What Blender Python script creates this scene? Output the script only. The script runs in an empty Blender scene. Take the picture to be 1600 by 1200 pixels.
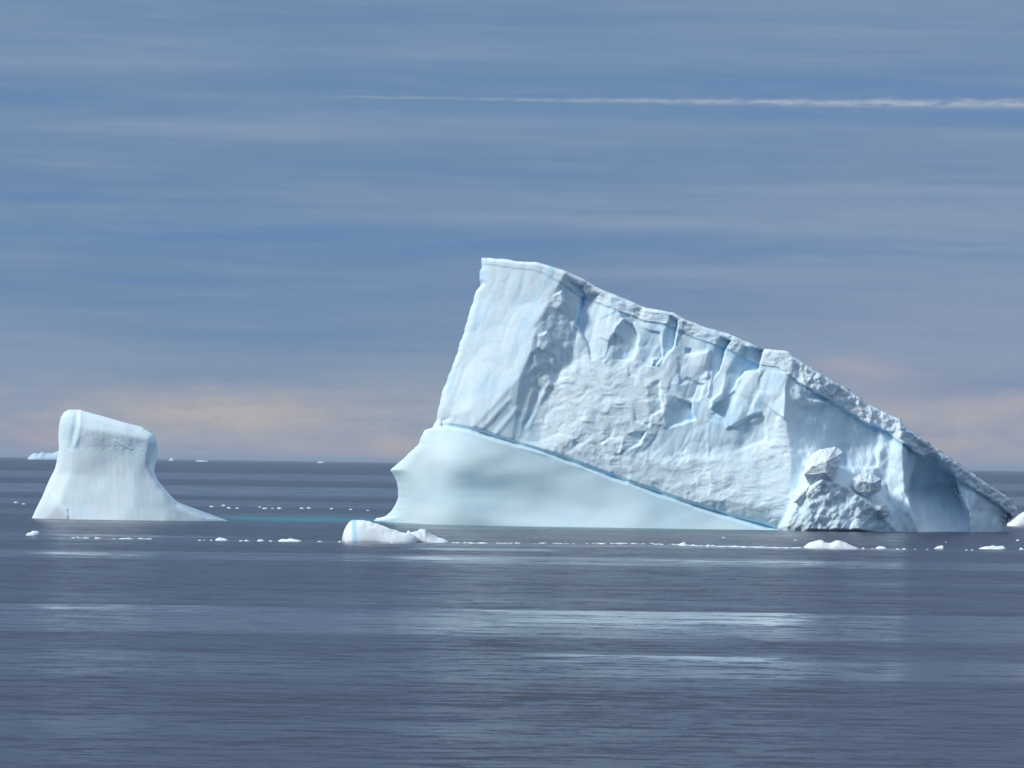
import bpy, math, random
import numpy as np
from mathutils import Matrix, Vector
from mathutils.geometry import delaunay_2d_cdt

# ------------------------------------------------------------------ camera
scn = bpy.context.scene
FPX, CAMH = 6515.0, 15.0                      # long telephoto lens from a ship's deck
PITCH, ROLL = math.atan(124.0/FPX), math.atan(22.0/1600)
Fw = np.array([0, math.cos(PITCH), math.sin(PITCH)])
U0 = np.array([0, -math.sin(PITCH), math.cos(PITCH)]); R0 = np.array([1.0, 0, 0])
Rt = math.cos(ROLL)*R0+math.sin(ROLL)*U0
Up = -math.sin(ROLL)*R0+math.cos(ROLL)*U0
cd = bpy.data.cameras.new('camera'); cam = bpy.data.objects.new('camera', cd)
scn.collection.objects.link(cam)
cam.matrix_world = Matrix(((Rt[0], Up[0], -Fw[0], 0), (Rt[1], Up[1], -Fw[1], 0),
                           (Rt[2], Up[2], -Fw[2], CAMH), (0, 0, 0, 1)))
cd.sensor_width = 36; cd.lens = FPX/1600*36; cd.clip_start = 1; cd.clip_end = 400000
scn.camera = cam

# ------------------------------------------------------------------ sun + exposure
SUN = np.array([-0.74, -0.33, 0.58]); SUN /= np.linalg.norm(SUN)
sl = bpy.data.lights.new('sun', 'SUN'); so = bpy.data.objects.new('sun', sl)
scn.collection.objects.link(so)
sl.energy = 2.75; sl.angle = math.radians(7); sl.color = (1.0, 0.99, 0.965)
so.rotation_euler = Vector(SUN).to_track_quat('Z', 'Y').to_euler(); so.location = (-50, 0, 200)
scn.view_settings.view_transform = 'Standard'; scn.view_settings.look = 'None'
scn.view_settings.exposure = 0.0; scn.view_settings.gamma = 1.0
try: scn.view_settings.use_curve_mapping = False
except Exception: pass

# ------------------------------------------------------------------ node helper
class G:
    def __init__(s, tree): s.t = tree; s.n = tree.nodes; s.l = tree.links
    def node(s, typ, **kw):
        n = s.n.new(typ)
        for k, v in kw.items(): setattr(n, k, v)
        return n
    def put(s, sock, v):
        if v is None: return
        if isinstance(v, bpy.types.NodeSocket): s.l.new(v, sock)
        else: sock.default_value = v
    def m(s, op, a, b=None, c=None, clamp=False):
        n = s.node('ShaderNodeMath', operation=op, use_clamp=clamp)
        s.put(n.inputs[0], a); s.put(n.inputs[1], b)
        if c is not None: s.put(n.inputs[2], c)
        return n.outputs[0]
    def xyz(s, x, y, z):
        n = s.node('ShaderNodeCombineXYZ'); s.put(n.inputs[0], x); s.put(n.inputs[1], y); s.put(n.inputs[2], z)
        return n.outputs[0]
    def sep(s, v):
        n = s.node('ShaderNodeSeparateXYZ'); s.put(n.inputs[0], v); return n.outputs
    def noise(s, vec, scale=1.0, detail=3.0, rough=0.5, out=0, dist=0.0):
        n = s.node('ShaderNodeTexNoise'); s.put(n.inputs['Vector'], vec)
        n.inputs['Scale'].default_value = scale; n.inputs['Detail'].default_value = detail
        n.inputs['Roughness'].default_value = rough; n.inputs['Distortion'].default_value = dist
        return n.outputs[out]
    def ss(s, x, a, b, lo=0.0, hi=1.0):
        n = s.node('ShaderNodeMapRange', interpolation_type='SMOOTHSTEP')
        s.put(n.inputs[0], x); s.put(n.inputs[1], a); s.put(n.inputs[2], b)
        n.inputs[3].default_value = lo; n.inputs[4].default_value = hi
        return n.outputs[0]
    def mix(s, f, a, b):
        n = s.node('ShaderNodeMix', data_type='RGBA'); s.put(n.inputs[0], f)
        for k, v in ((6, a), (7, b)):
            s.put(n.inputs[k], v if isinstance(v, bpy.types.NodeSocket) else (v[0], v[1], v[2], 1))
        return n.outputs[2]
    def gauss(s, x, y, cx, cy, sx, sy):
        a = s.m('DIVIDE', s.m('SUBTRACT', x, cx), sx); b = s.m('DIVIDE', s.m('SUBTRACT', y, cy), sy)
        r = s.m('ADD', s.m('MULTIPLY', a, a), s.m('MULTIPLY', b, b))
        return s.m('EXPONENT', s.m('MULTIPLY', r, -1.0))
def lin(r, g, b):
    f = lambda c: (c/255/12.92) if c/255 <= .04045 else ((c/255+.055)/1.055)**2.4
    return (f(r), f(g), f(b))

# ------------------------------------------------------------------ world: clear sky behind layered stratus
w = bpy.data.worlds.new('World'); scn.world = w; w.use_nodes = True
g = G(w.node_tree); g.n.clear()
tc = g.node('ShaderNodeTexCoord').outputs['Generated']
dx, dy, dz = g.sep(tc)
az = g.m('MULTIPLY', g.m('ARCTAN2', dx, dy), FPX)                 # azimuth and elevation in small-angle units
el = g.m('MULTIPLY', g.m('ARCSINE', dz), FPX)
wv = g.xyz(g.m('DIVIDE', az, 700.0), g.m('DIVIDE', el, 160.0), 0.0)
warp = g.m('SUBTRACT', g.noise(wv, 1.0, 4, .55), .5)
elw = g.m('ADD', el, g.m('MULTIPLY', warp, 70.0))
azw = g.m('ADD', az, g.m('MULTIPLY', g.m('SUBTRACT', g.noise(g.xyz(g.m('DIVIDE', az, 260.0), g.m('DIVIDE', el, 60.0), 4.0), 1.0, 4, .55), .5), 170.0))
elf = g.m('ADD', el, g.m('MULTIPLY', g.m('SUBTRACT', g.noise(g.xyz(g.m('DIVIDE', az, 190.0), g.m('DIVIDE', el, 60.0), 2.0), 1.0, 5, .6), .5), 42.0))
base = g.mix(g.ss(elw, 60.0, 260.0), lin(146, 160, 178), lin(111, 140, 174))
base = g.mix(g.m('MULTIPLY', g.gauss(azw, elw, 750, 190, 700, 190), .55), base, lin(143, 155, 180))
base = g.mix(g.m('MULTIPLY', g.gauss(azw, elw, 750, 560, 500, 500), .25), base, lin(133, 152, 182))
band = g.noise(g.xyz(g.m('DIVIDE', az, 1300.0), g.m('DIVIDE', g.m('SUBTRACT', el, g.m('MULTIPLY', az, -.012)), 62.0), 7.0), 1.0, 3.5, .55)
base = g.mix(g.m('MULTIPLY', g.ss(band, .45, .7), .62), base, lin(138, 157, 183))
base = g.mix(g.m('MULTIPLY', g.ss(band, .48, .3), .7), base, lin(98, 134, 177))
# darker blue gaps and warm low banks
for cx, cy, sx, sy, a, col in (
        (-430, 345, 900, 26, .5, (100, 136, 178)), (200, 340, 800, 18, .45, (98, 134, 177)),
        (-470, 128, 160, 24, .7, (106, 137, 172)), (-350, 215, 300, 55, .5, (108, 139, 176)),
        (-480, 640, 300, 10, .5, (128, 152, 178)), (100, 380, 900, 14, .35, (140, 158, 183)),
        (770, 132, 230, 20, .95, (108, 136, 174)), (690, 342, 150, 6, .35, (154, 166, 187)),
        (450, 545, 900, 18, .35, (96, 134, 178)), (-100, 640, 900, 60, .25, (104, 138, 180))):
    base = g.mix(g.m('MULTIPLY', g.gauss(azw, elf, cx, cy, sx, sy), a), base, lin(*col))
for cx, cy, sx, sy, a, col in (
        (-400, 66, 330, 52, .8, (164, 167, 177)), (-450, 70, 170, 24, .8, (187, 179, 174)),
        (-300, 20, 330, 24, .6, (176, 169, 176)), (-720, 32, 55, 22, .7, (178, 167, 172)),
        (-190, 112, 130, 7, .35, (150, 157, 178)),
        (620, 80, 330, 60, .8, (165, 168, 179)), (560, 152, 70, 18, .6, (174, 170, 178)),
        (770, 96, 140, 20, .7, (176, 170, 178)), (700, 30, 300, 40, .6, (170, 168, 177)),
        (640, 235, 240, 22, .35, (150, 160, 182)), (-770, 90, 70, 120, .2, (128, 146, 185))):
    base = g.mix(g.m('MULTIPLY', g.gauss(azw, elf, cx, cy, sx, sy), a), base, lin(*col))
azc = g.m('ADD', az, g.m('MULTIPLY', g.m('SUBTRACT', g.noise(g.xyz(g.m('DIVIDE', az, 22.0), g.m('DIVIDE', el, 18.0), 6.0), 1.0, 4, .6), .5), 26.0))
elc = g.m('ADD', el, g.m('MULTIPLY', g.m('SUBTRACT', g.noise(g.xyz(g.m('DIVIDE', az, 20.0), g.m('DIVIDE', el, 18.0), 8.0), 1.0, 4, .6), .5), 18.0))
base = g.mix(g.m('MULTIPLY', g.ss(g.gauss(azc, elc, -178, 4, 44, 36), .2, .75), .55), base, lin(192, 176, 173))
# the long thin streak of sunlit cloud: a nearly level line, frayed on its underside
fr = g.noise(g.xyz(g.m('DIVIDE', az, 55.0), g.m('DIVIDE', el, 26.0), 3.0), 1.0, 5, .65)
fr2 = g.noise(g.xyz(g.m('DIVIDE', az, 230.0), 0.0, 9.0), 1.0, 3, .6)
wd = g.m('MULTIPLY', g.m('ADD', 1.8, g.m('MULTIPLY', g.ss(az, -300.0, 800.0), 4.2)), g.m('ADD', .4, g.m('MULTIPLY', fr, 1.2)))
ctr = g.m('ADD', 568.0, g.m('ADD', g.m('MULTIPLY', az, -.0005), g.m('MULTIPLY', g.m('SUBTRACT', fr, .5), 9.0)))
lineg = g.m('DIVIDE', g.m('SUBTRACT', el, ctr), wd)
line = g.m('EXPONENT', g.m('MULTIPLY', g.m('MULTIPLY', lineg, lineg), -1.0))
amp = g.m('MULTIPLY', g.ss(az, -330.0, -240.0), g.m('ADD', .5, g.m('MULTIPLY', g.ss(az, -100.0, 600.0), .5)))
amp = g.m('MULTIPLY', amp, g.ss(g.m('ADD', fr2, g.m('MULTIPLY', g.ss(az, 100.0, 700.0), .3)), .3, .55))
base = g.mix(g.m('MULTIPLY', g.gauss(az, el, 450, 549, 900, 14), .5), base, lin(100, 137, 180))
fr3 = g.noise(g.xyz(g.m('DIVIDE', az, 40.0), g.m('DIVIDE', el, 9.0), 13.0), 1.0, 5, .65)
base = g.mix(g.m('MULTIPLY', g.m('MULTIPLY', g.m('MULTIPLY', line, amp), g.ss(fr3, .25, .6)), .72, clamp=True), base, lin(184, 191, 202))
puff = g.noise(g.xyz(g.m('DIVIDE', az, 75.0), g.m('DIVIDE', el, 24.0), 23.0), 1.0, 6, .6)
low = g.ss(el, 175.0, 40.0)
base = g.mix(g.m('MULTIPLY', g.m('MULTIPLY', g.ss(puff, .5, .66), low), .3), base, lin(190, 182, 176))
base = g.mix(g.m('MULTIPLY', g.m('MULTIPLY', g.ss(puff, .5, .34), low), .35), base, lin(134, 148, 172))
wisp = g.noise(g.xyz(g.m('DIVIDE', az, 240.0), g.m('DIVIDE', el, 22.0), 17.0), 1.0, 6, .68)
base = g.mix(g.m('MULTIPLY', g.ss(wisp, .42, .78), .22), base, lin(146, 163, 187))
base = g.mix(g.m('MULTIPLY', g.ss(wisp, .55, .25), .22), base, lin(100, 133, 172))
sky = g.node('ShaderNodeTexSky', sky_type='NISHITA'); sky.sun_disc = False
sky.sun_elevation = math.asin(SUN[2]); sky.sun_rotation = math.atan2(SUN[0], SUN[1])
# cloud deck opens a little overhead and shows the clear sky between
hi = g.ss(el, 2200.0, 6500.0)
deck = g.mix(hi, base, (.92, 1.03, 1.22))
bg1 = g.node('ShaderNodeBackground'); g.put(bg1.inputs[0], deck); bg1.inputs[1].default_value = 1.0
bg2 = g.node('ShaderNodeBackground'); g.put(bg2.inputs[0], sky.outputs[0]); bg2.inputs[1].default_value = 0.08
ms = g.node('ShaderNodeMixShader'); g.put(ms.inputs[0], g.m('MULTIPLY', hi, .45))
g.l.new(bg1.outputs[0], ms.inputs[1]); g.l.new(bg2.outputs[0], ms.inputs[2])
wo = g.node('ShaderNodeOutputWorld'); g.l.new(ms.outputs[0], wo.inputs[0])

# ------------------------------------------------------------------ geometry maths
def ray(px, py):
    px = np.asarray(px, float); py = np.asarray(py, float)
    return Fw*FPX+Rt*(px[..., None]-800)-Up*(py[..., None]-600)
def at_depth(px, py, D):                       # the point seen at (px,py) that stands D metres away
    r = ray(px, py); return np.array([0, 0, CAMH])+r*(np.asarray(D)/r[..., 1])[..., None]
def on_sea(px, py):
    r = ray(px, py); return np.array([0, 0, CAMH])+r*(-CAMH/r[..., 2])[..., None]

def _hash(ix, iy, seed):
    n = (ix.astype(np.int64)*374761393+iy.astype(np.int64)*668265263+seed*1274126177) & 0x7fffffff
    n = ((n ^ (n >> 13))*1274126177) & 0x7fffffff
    n = (n ^ (n >> 16)) & 0x7fffffff
    return n/float(0x7fffffff)
def pnoise(x, y, seed=0):
    x0 = np.floor(x); y0 = np.floor(y); fx = x-x0; fy = y-y0
    u = fx*fx*fx*(fx*(fx*6-15)+10); v = fy*fy*fy*(fy*(fy*6-15)+10)
    def gr(ax, ay):
        a = _hash(x0+ax, y0+ay, seed)*2*math.pi
        return np.cos(a)*(fx-ax)+np.sin(a)*(fy-ay)
    a = gr(0, 0); b = gr(1, 0); c = gr(0, 1); d = gr(1, 1)
    return 1.4*((a*(1-u)+b*u)*(1-v)+(c*(1-u)+d*u)*v)
def fbm(x, y, seed=0, oc=4, gain=.5, ridge=False):
    s = 0; a = 1.0; t = 0
    for k in range(oc):
        n = pnoise(x*2**k, y*2**k, seed+k*17)
        if ridge: n = 1-2*np.abs(n)
        s = s+a*n; t += a; a *= gain
    return s/t
def worley(x, y, seed=0):
    x0 = np.floor(x); y0 = np.floor(y); d1 = np.full(x.shape, 9.0); cid = np.zeros(x.shape)
    for i in (-1, 0, 1):
        for j in (-1, 0, 1):
            cx = x0+i; cy = y0+j
            qx = cx+_hash(cx, cy, seed); qy = cy+_hash(cx, cy, seed+5)
            d = np.hypot(x-qx, y-qy); m = d < d1
            cid = np.where(m, _hash(cx, cy, seed+11), cid); d1 = np.where(m, d, d1)
    return d1, cid
def facets(x, y, seed=0, tilt=1.0):            # angular chips: every cell its own tilted plane
    x0 = np.floor(x); y0 = np.floor(y); d1 = np.full(x.shape, 9.0); val = np.zeros(x.shape)
    for i in (-1, 0, 1):
        for j in (-1, 0, 1):
            cx = x0+i; cy = y0+j
            qx = cx+_hash(cx, cy, seed); qy = cy+_hash(cx, cy, seed+5)
            d = np.hypot(x-qx, y-qy); m = d < d1
            a = _hash(cx, cy, seed+11)-.5; b = _hash(cx, cy, seed+13)-.5; c = _hash(cx, cy, seed+19)-.5
            val = np.where(m, c+tilt*2*(a*(x-qx)+b*(y-qy)), val); d1 = np.where(m, d, d1)
    return val
def chipped(x, y, seed=0, tilt=1.0):           # continuous broken surface: upper envelope of tilted facets
    x0 = np.floor(x); y0 = np.floor(y); val = np.full(x.shape, -9.0)
    for i in (-1, 0, 1):
        for j in (-1, 0, 1):
            cx = x0+i; cy = y0+j
            qx = cx+.15+.7*_hash(cx, cy, seed); qy = cy+.15+.7*_hash(cx, cy, seed+5)
            a = _hash(cx, cy, seed+11)-.5; b = _hash(cx, cy, seed+13)-.5; c = _hash(cx, cy, seed+19)-.5
            d2 = (x-qx)**2+(y-qy)**2
            val = np.maximum(val, .7*c+tilt*2*(a*(x-qx)+b*(y-qy))-.55*d2-2.0*np.maximum(np.sqrt(d2)-.8, 0))
    return val
def sdf(poly, x, y):                           # signed distance, positive inside
    p = np.array(poly, float); n = len(p); d = np.full(x.shape, 1e9); ins = np.zeros(x.shape, bool)
    for i in range(n):
        a = p[i]; b = p[(i+1) % n]; e = b-a
        t = np.clip(((x-a[0])*e[0]+(y-a[1])*e[1])/(e@e+1e-9), 0, 1)
        d = np.minimum(d, np.hypot(x-a[0]-t*e[0], y-a[1]-t*e[1]))
        c = ((a[1] > y) != (b[1] > y)) & (x < (b[0]-a[0])*(y-a[1])/((b[1]-a[1]) if b[1] != a[1] else 1e-9)+a[0])
        ins ^= c
    return np.where(ins, d, -d)
def dline(pts, x, y):
    p = np.array(pts, float); d = np.full(x.shape, 1e9)
    for a, b in zip(p[:-1], p[1:]):
        e = b-a; t = np.clip(((x-a[0])*e[0]+(y-a[1])*e[1])/(e@e+1e-9), 0, 1)
        d = np.minimum(d, np.hypot(x-a[0]-t*e[0], y-a[1]-t*e[1]))
    return d
def sst(x, a, b):
    t = np.clip((x-a)/(b-a), 0, 1); return t*t*(3-2*t)
def tin(pts, edges, x, y):
    co = [Vector((p[0], p[1])) for p in pts]; hh = [p[2] for p in pts]
    r = delaunay_2d_cdt(co, edges, [], 0, 1e-4)
    vs, fs, ov = r[0], r[2], r[3]
    hv = []
    for k, o in enumerate(ov):
        if len(o): hv.append(hh[o[0]])
        else:
            dd = [(v-vs[k]).length for v in co]; hv.append(hh[int(np.argmin(dd))])
    out = np.zeros(x.shape); done = np.zeros(x.shape, bool)
    for f in fs:
        a, b, c = [vs[i] for i in f]; ha, hb, hc = [hv[i] for i in f]
        den = (b.y-c.y)*(a.x-c.x)+(c.x-b.x)*(a.y-c.y)
        if abs(den) < 1e-9: continue
        l1 = ((b.y-c.y)*(x-c.x)+(c.x-b.x)*(y-c.y))/den
        l2 = ((c.y-a.y)*(x-c.x)+(a.x-c.x)*(y-c.y))/den
        l3 = 1-l1-l2; m = (l1 >= -1e-6) & (l2 >= -1e-6) & (l3 >= -1e-6)
        out[m] = (l1*ha+l2*hb+l3*hc)[m]; done |= m
    return out
def blur(h, k, axis_both=True):
    for _ in range(k):
        p = np.pad(h, 1, mode='edge')
        h = (p[1:-1, 1:-1]*4+p[:-2, 1:-1]*2+p[2:, 1:-1]*2+p[1:-1, :-2]*2+p[1:-1, 2:]*2
             + p[:-2, :-2]+p[2:, 2:]+p[:-2, 2:]+p[2:, :-2])/16
    return h

# ------------------------------------------------------------------ objects
def tag(o, label=None, cat=None, group=None, kind=None):
    if label: o['label'] = label
    if cat: o['category'] = cat
    if group: o['group'] = group
    if kind: o['kind'] = kind
    return o
def mesh_obj(name, V, Fc, mat, parent=None, cols=None, smooth=True, origin=None):
    V = np.asarray(V, float)
    o0 = np.array(origin if origin is not None else (0, 0, 0), float)
    me = bpy.data.meshes.new(name)
    Fc = [np.asarray(f) for f in Fc] if isinstance(Fc, list) else np.asarray(Fc)
    if isinstance(Fc, np.ndarray):
        nF, k = Fc.shape
        me.vertices.add(len(V)); me.vertices.foreach_set('co', (V-o0).ravel())
        me.loops.add(nF*k); me.loops.foreach_set('vertex_index', Fc.ravel().astype(np.int32))
        me.polygons.add(nF); me.polygons.foreach_set('loop_start', np.arange(0, nF*k, k, dtype=np.int32))
        me.polygons.foreach_set('loop_total', np.full(nF, k, np.int32))
        me.update(calc_edges=True)
    else:
        me.from_pydata([tuple(v) for v in V-o0], [], [tuple(int(i) for i in f) for f in Fc]); me.update()
    if cols is not None:
        a = me.color_attributes.new('ice', 'FLOAT_COLOR', 'POINT')
        c = np.ones((len(V), 4)); c[:, :cols.shape[1]] = cols
        a.data.foreach_set('color', c.ravel())
    me.polygons.foreach_set('use_smooth', np.full(len(me.polygons), smooth))
    me.materials.append(mat)
    o = bpy.data.objects.new(name, me); scn.collection.objects.link(o)
    if parent is not None: o.parent = parent
    elif origin is not None: o.location = o0
    return o
def sub_mesh(V, F, cols, sel):
    f = F[sel]; ids, inv = np.unique(f.ravel(), return_inverse=True)
    return V[ids], inv.reshape(f.shape), cols[ids]

# ------------------------------------------------------------------ materials
def ice_material(name, white, blue, bump=.35, sss=.0, scale=1.0):
    m = bpy.data.materials.new(name); m.use_nodes = True
    g = G(m.node_tree); g.n.clear()
    at = g.node('ShaderNodeAttribute', attribute_name='ice'); r, gg, b = g.sep(at.outputs['Color'])
    pos = g.node('ShaderNodeNewGeometry').outputs['Position']
    n1 = g.noise(pos, .09*scale, 5, .6); n2 = g.noise(pos, .7*scale, 6, .65); n3 = g.noise(pos, 2.6*scale, 4, .6)
    f = g.m('ADD', r, g.m('MULTIPLY', g.ss(n1, .5, .72), .16), clamp=True)
    f = g.m('ADD', f, g.m('MULTIPLY', g.m('SUBTRACT', n2, .5), .16), clamp=True)
    col = g.mix(f, white, blue)
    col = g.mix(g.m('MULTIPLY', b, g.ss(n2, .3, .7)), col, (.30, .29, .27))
    p = g.node('ShaderNodeBsdfPrincipled'); g.put(p.inputs['Base Color'], col)
    p.inputs['Roughness'].default_value = .62; p.inputs['Specular IOR Level'].default_value = .25
    if sss > 0:
        p.inputs['Subsurface Weight'].default_value = sss
        p.inputs['Subsurface Radius'].default_value = (.25, .5, .8); p.inputs['Subsurface Scale'].default_value = 1.0
    hgt = g.m('MULTIPLY', g.m('ADD', g.m('MULTIPLY', n2, .9), g.m('MULTIPLY', n3, .35)), g.m('ADD', .12, gg))
    bn = g.node('ShaderNodeBump'); bn.inputs['Strength'].default_value = 1.0
    bn.inputs['Distance'].default_value = bump; g.put(bn.inputs['Height'], hgt)
    g.l.new(bn.outputs[0], p.inputs['Normal'])
    o = g.node('ShaderNodeOutputMaterial'); g.l.new(p.outputs[0], o.inputs[0])
    return m
M_CLIFF = ice_material('glacier_ice', (.785, .91, .975), (.34, .68, .94), .3, sss=.35)
M_CAP = ice_material('packed_snow', (.82, .91, .96), (.36, .68, .92), .4, sss=.3)
M_FOOT = ice_material('polished_ice', (.76, .905, .98), (.38, .72, .88), .05, sss=.6)
M_RUB = ice_material('broken_ice', (.80, .915, .965), (.42, .68, .84), .4, sss=.3)
M_SMALL = ice_material('washed_ice', (.80, .915, .975), (.36, .68, .88), .06, sss=.6)
M_BIT = ice_material('drift_ice', (.86, .935, .965), (.36, .72, .94), .3, .2, scale=2.0)

# ------------------------------------------------------------------ sea
def sea_material():
    m = bpy.data.materials.new('sea_water'); m.use_nodes = True
    g = G(m.node_tree); g.n.clear()
    pos = g.node('ShaderNodeNewGeometry').outputs['Position']; x, y, z = g.sep(pos)
    # wind slicks: smoother strips of water, long across the view, each with its own range and ragged rim
    yy = g.m('ADD', y, g.m('MULTIPLY', g.m('SUBTRACT', g.noise(g.xyz(g.m('DIVIDE', x, 30.0), g.m('DIVIDE', y, 45.0), 0.0), 1, 5, .6), .5), 12.0))
    def strip(c, hw, soft, x0, x1, fade, s):
        dd = g.m('ABSOLUTE', g.m('SUBTRACT', yy, c))
        a = g.ss(dd, hw+soft, hw)
        q = g.m('MULTIPLY', g.ss(x, x0-fade, x0), g.ss(x, x1+fade, x1))
        return g.m('MULTIPLY', g.m('MULTIPLY', a, q), s)
    sl_ = None
    for a in ((417, 8, 7, 0, 28, 14, 1.0), (401, 5, 6, 3, 24, 9, 1.0), (388, 4, 6, -2, 14, 9, .8), (417, 7, 7, -46, -33, 9, .9),
              (323, 4, 5, 5, 19, 7, 1.0), (314, 8, 9, 14, 60, 14, .5), (303, 9, 14, -40, -18, 14, .35),
              (651, 10, 7, -13, 46, 16, 1.0), (651, 8, 8, -73, -57, 9, .8), (724, 5, 6, -13, 4, 7, .8), (772, 7, 8, -20, 90, 20, .4), (805, 10, 10, -110, -60, 16, .5),
              (2050, 200, 220, -900, 600, 200, .7), (1420, 60, 80, -700, 400, 200, .5), (3800, 500, 500, -3e3, 3e3, 900, .6),
              (1150, 30, 40, -500, 500, 100, .35)):
        q = strip(*a); sl_ = q if sl_ is None else g.m('MAXIMUM', sl_, q)
    sb_ = None
    for a in ((394, 28, 10, -200, 200, 40, .45), (648, 20, 12, -300, 300, 60, .42), (309, 10, 10, 12, 90, 20, .45), (772, 8, 9, -120, 120, 30, .3)):
        q = strip(*a); sb_ = q if sb_ is None else g.m('MAXIMUM', sb_, q)
    big = g.noise(g.xyz(g.m('DIVIDE', x, 160.0), g.m('DIVIDE', y, 70.0), 3.0), 1, 4, .55)
    rnd = g.ss(big, .52, .68)
    slick = g.m('MAXIMUM', sl_, g.m('MULTIPLY', rnd, .35))
    brk = g.noise(g.xyz(g.m('DIVIDE', x, 7.0), g.m('DIVIDE', y, 5.0), 6.0), 1, 5, .7)
    brk = g.m('MULTIPLY', brk, g.noise(g.xyz(g.m('DIVIDE', x, 34.0), g.m('DIVIDE', y, 30.0), 8.0), 1, 3, .6))
    slick = g.m('MULTIPLY', slick, g.m('ADD', .28, g.m('MULTIPLY', g.ss(brk, .16, .32), .72)))
    slick = g.m('MAXIMUM', slick, g.m('MULTIPLY', sb_, g.m('ADD', .75, g.m('MULTIPLY', g.ss(brk, .15, .3), .25))))
    # ripple slopes at four sizes, given as a normal so they survive distance
    def slope(sx, sy, sc, seed):
        v = g.xyz(g.m('DIVIDE', x, sx), g.m('DIVIDE', y, sy), seed)
        n = g.node('ShaderNodeTexNoise'); g.put(n.inputs['Vector'], v); n.inputs['Scale'].default_value = sc
        n.inputs['Detail'].default_value = 2; n.inputs['Roughness'].default_value = .55
        return g.sep(n.outputs['Color'])
    tot = []
    for k in (0, 1):
        acc = 0.0
        for (sx, sy, sc, seed, a) in ((24.0, 8.0, 1.0, 1.0, .40), (6.0, 1.9, 1.0, 3.0, .90), (1.6, .6, 1.0, 5.0, .75), (.4, .2, 1.0, 9.0, .45)):
            s_ = slope(sx, sy, sc, seed)[k]
            acc = g.m('ADD', acc, g.m('MULTIPLY', g.m('SUBTRACT', s_, .5), a))
        tot.append(acc)
    gain = g.m('SUBTRACT', 1.0, g.m('MULTIPLY', slick, .94))
    nx = g.m('MULTIPLY', tot[0], g.m('MULTIPLY', g.m('MAXIMUM', gain, .3), 1.2)); ny = g.m('MULTIPLY', tot[1], gain)
    nv = g.node('ShaderNodeVectorMath', operation='NORMALIZE'); g.put(nv.inputs[0], g.xyz(nx, ny, 1.0))
    # turquoise water over the submerged ice foot between the two bergs
    tx = g.m('MULTIPLY', g.ss(x, -86.0, -66.0), g.ss(x, 5.0, -14.0))
    yn = g.m('ADD', y, g.m('MULTIPLY', g.m('SUBTRACT', g.noise(g.xyz(g.m('DIVIDE', x, 9.0), g.m('DIVIDE', y, 30.0), 0.0), 1, 3, .6), .5), 60.0))
    ty = g.m('MULTIPLY', g.ss(yn, 985.0, 1060.0), g.ss(yn, 1150.0, 1080.0))
    teal = g.m('MULTIPLY', tx, ty)
    t2 = g.m('MULTIPLY', g.m('MULTIPLY', g.ss(x, -28.0, -20.0), g.ss(x, 80.0, 40.0)), g.m('MULTIPLY', g.ss(yn, 935.0, 985.0), g.ss(yn, 1120.0, 1060.0)))  # pale turquoise reflection below the great berg, painted into the water colour
    teal = g.m('MAXIMUM', teal, g.m('MULTIPLY', t2, .45))
    col = g.mix(teal, (.029, .027, .046), (.018, .19, .22))
    p = g.node('ShaderNodeBsdfPrincipled'); g.put(p.inputs['Base Color'], col)
    g.put(p.inputs['Roughness'], g.m('SUBTRACT', .26, g.m('MULTIPLY', slick, .23)))
    p.inputs['IOR'].default_value = 1.333
    g.l.new(nv.outputs[0], p.inputs['Normal'])
    o = g.node('ShaderNodeOutputMaterial'); g.l.new(p.outputs[0], o.inputs[0])
    return m
ys = [-3000, 0, 100, 160, 240, 340, 480, 700, 1000, 1500, 2500, 4500, 9000, 20000, 50000, 150000]
xs = [-150000, -40000, -10000, -3000, -1000, -400, -150, 0, 150, 400, 1000, 3000, 10000, 40000, 150000]
V = [(a, b, 0.0) for b in ys for a in xs]
nx_ = len(xs)
Fq = [(j*nx_+i, j*nx_+i+1, (j+1)*nx_+i+1, (j+1)*nx_+i) for j in range(len(ys)-1) for i in range(nx_-1)]
sea = mesh_obj('sea', V, np.array(Fq), sea_material()); tag(sea, kind='structure')

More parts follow.
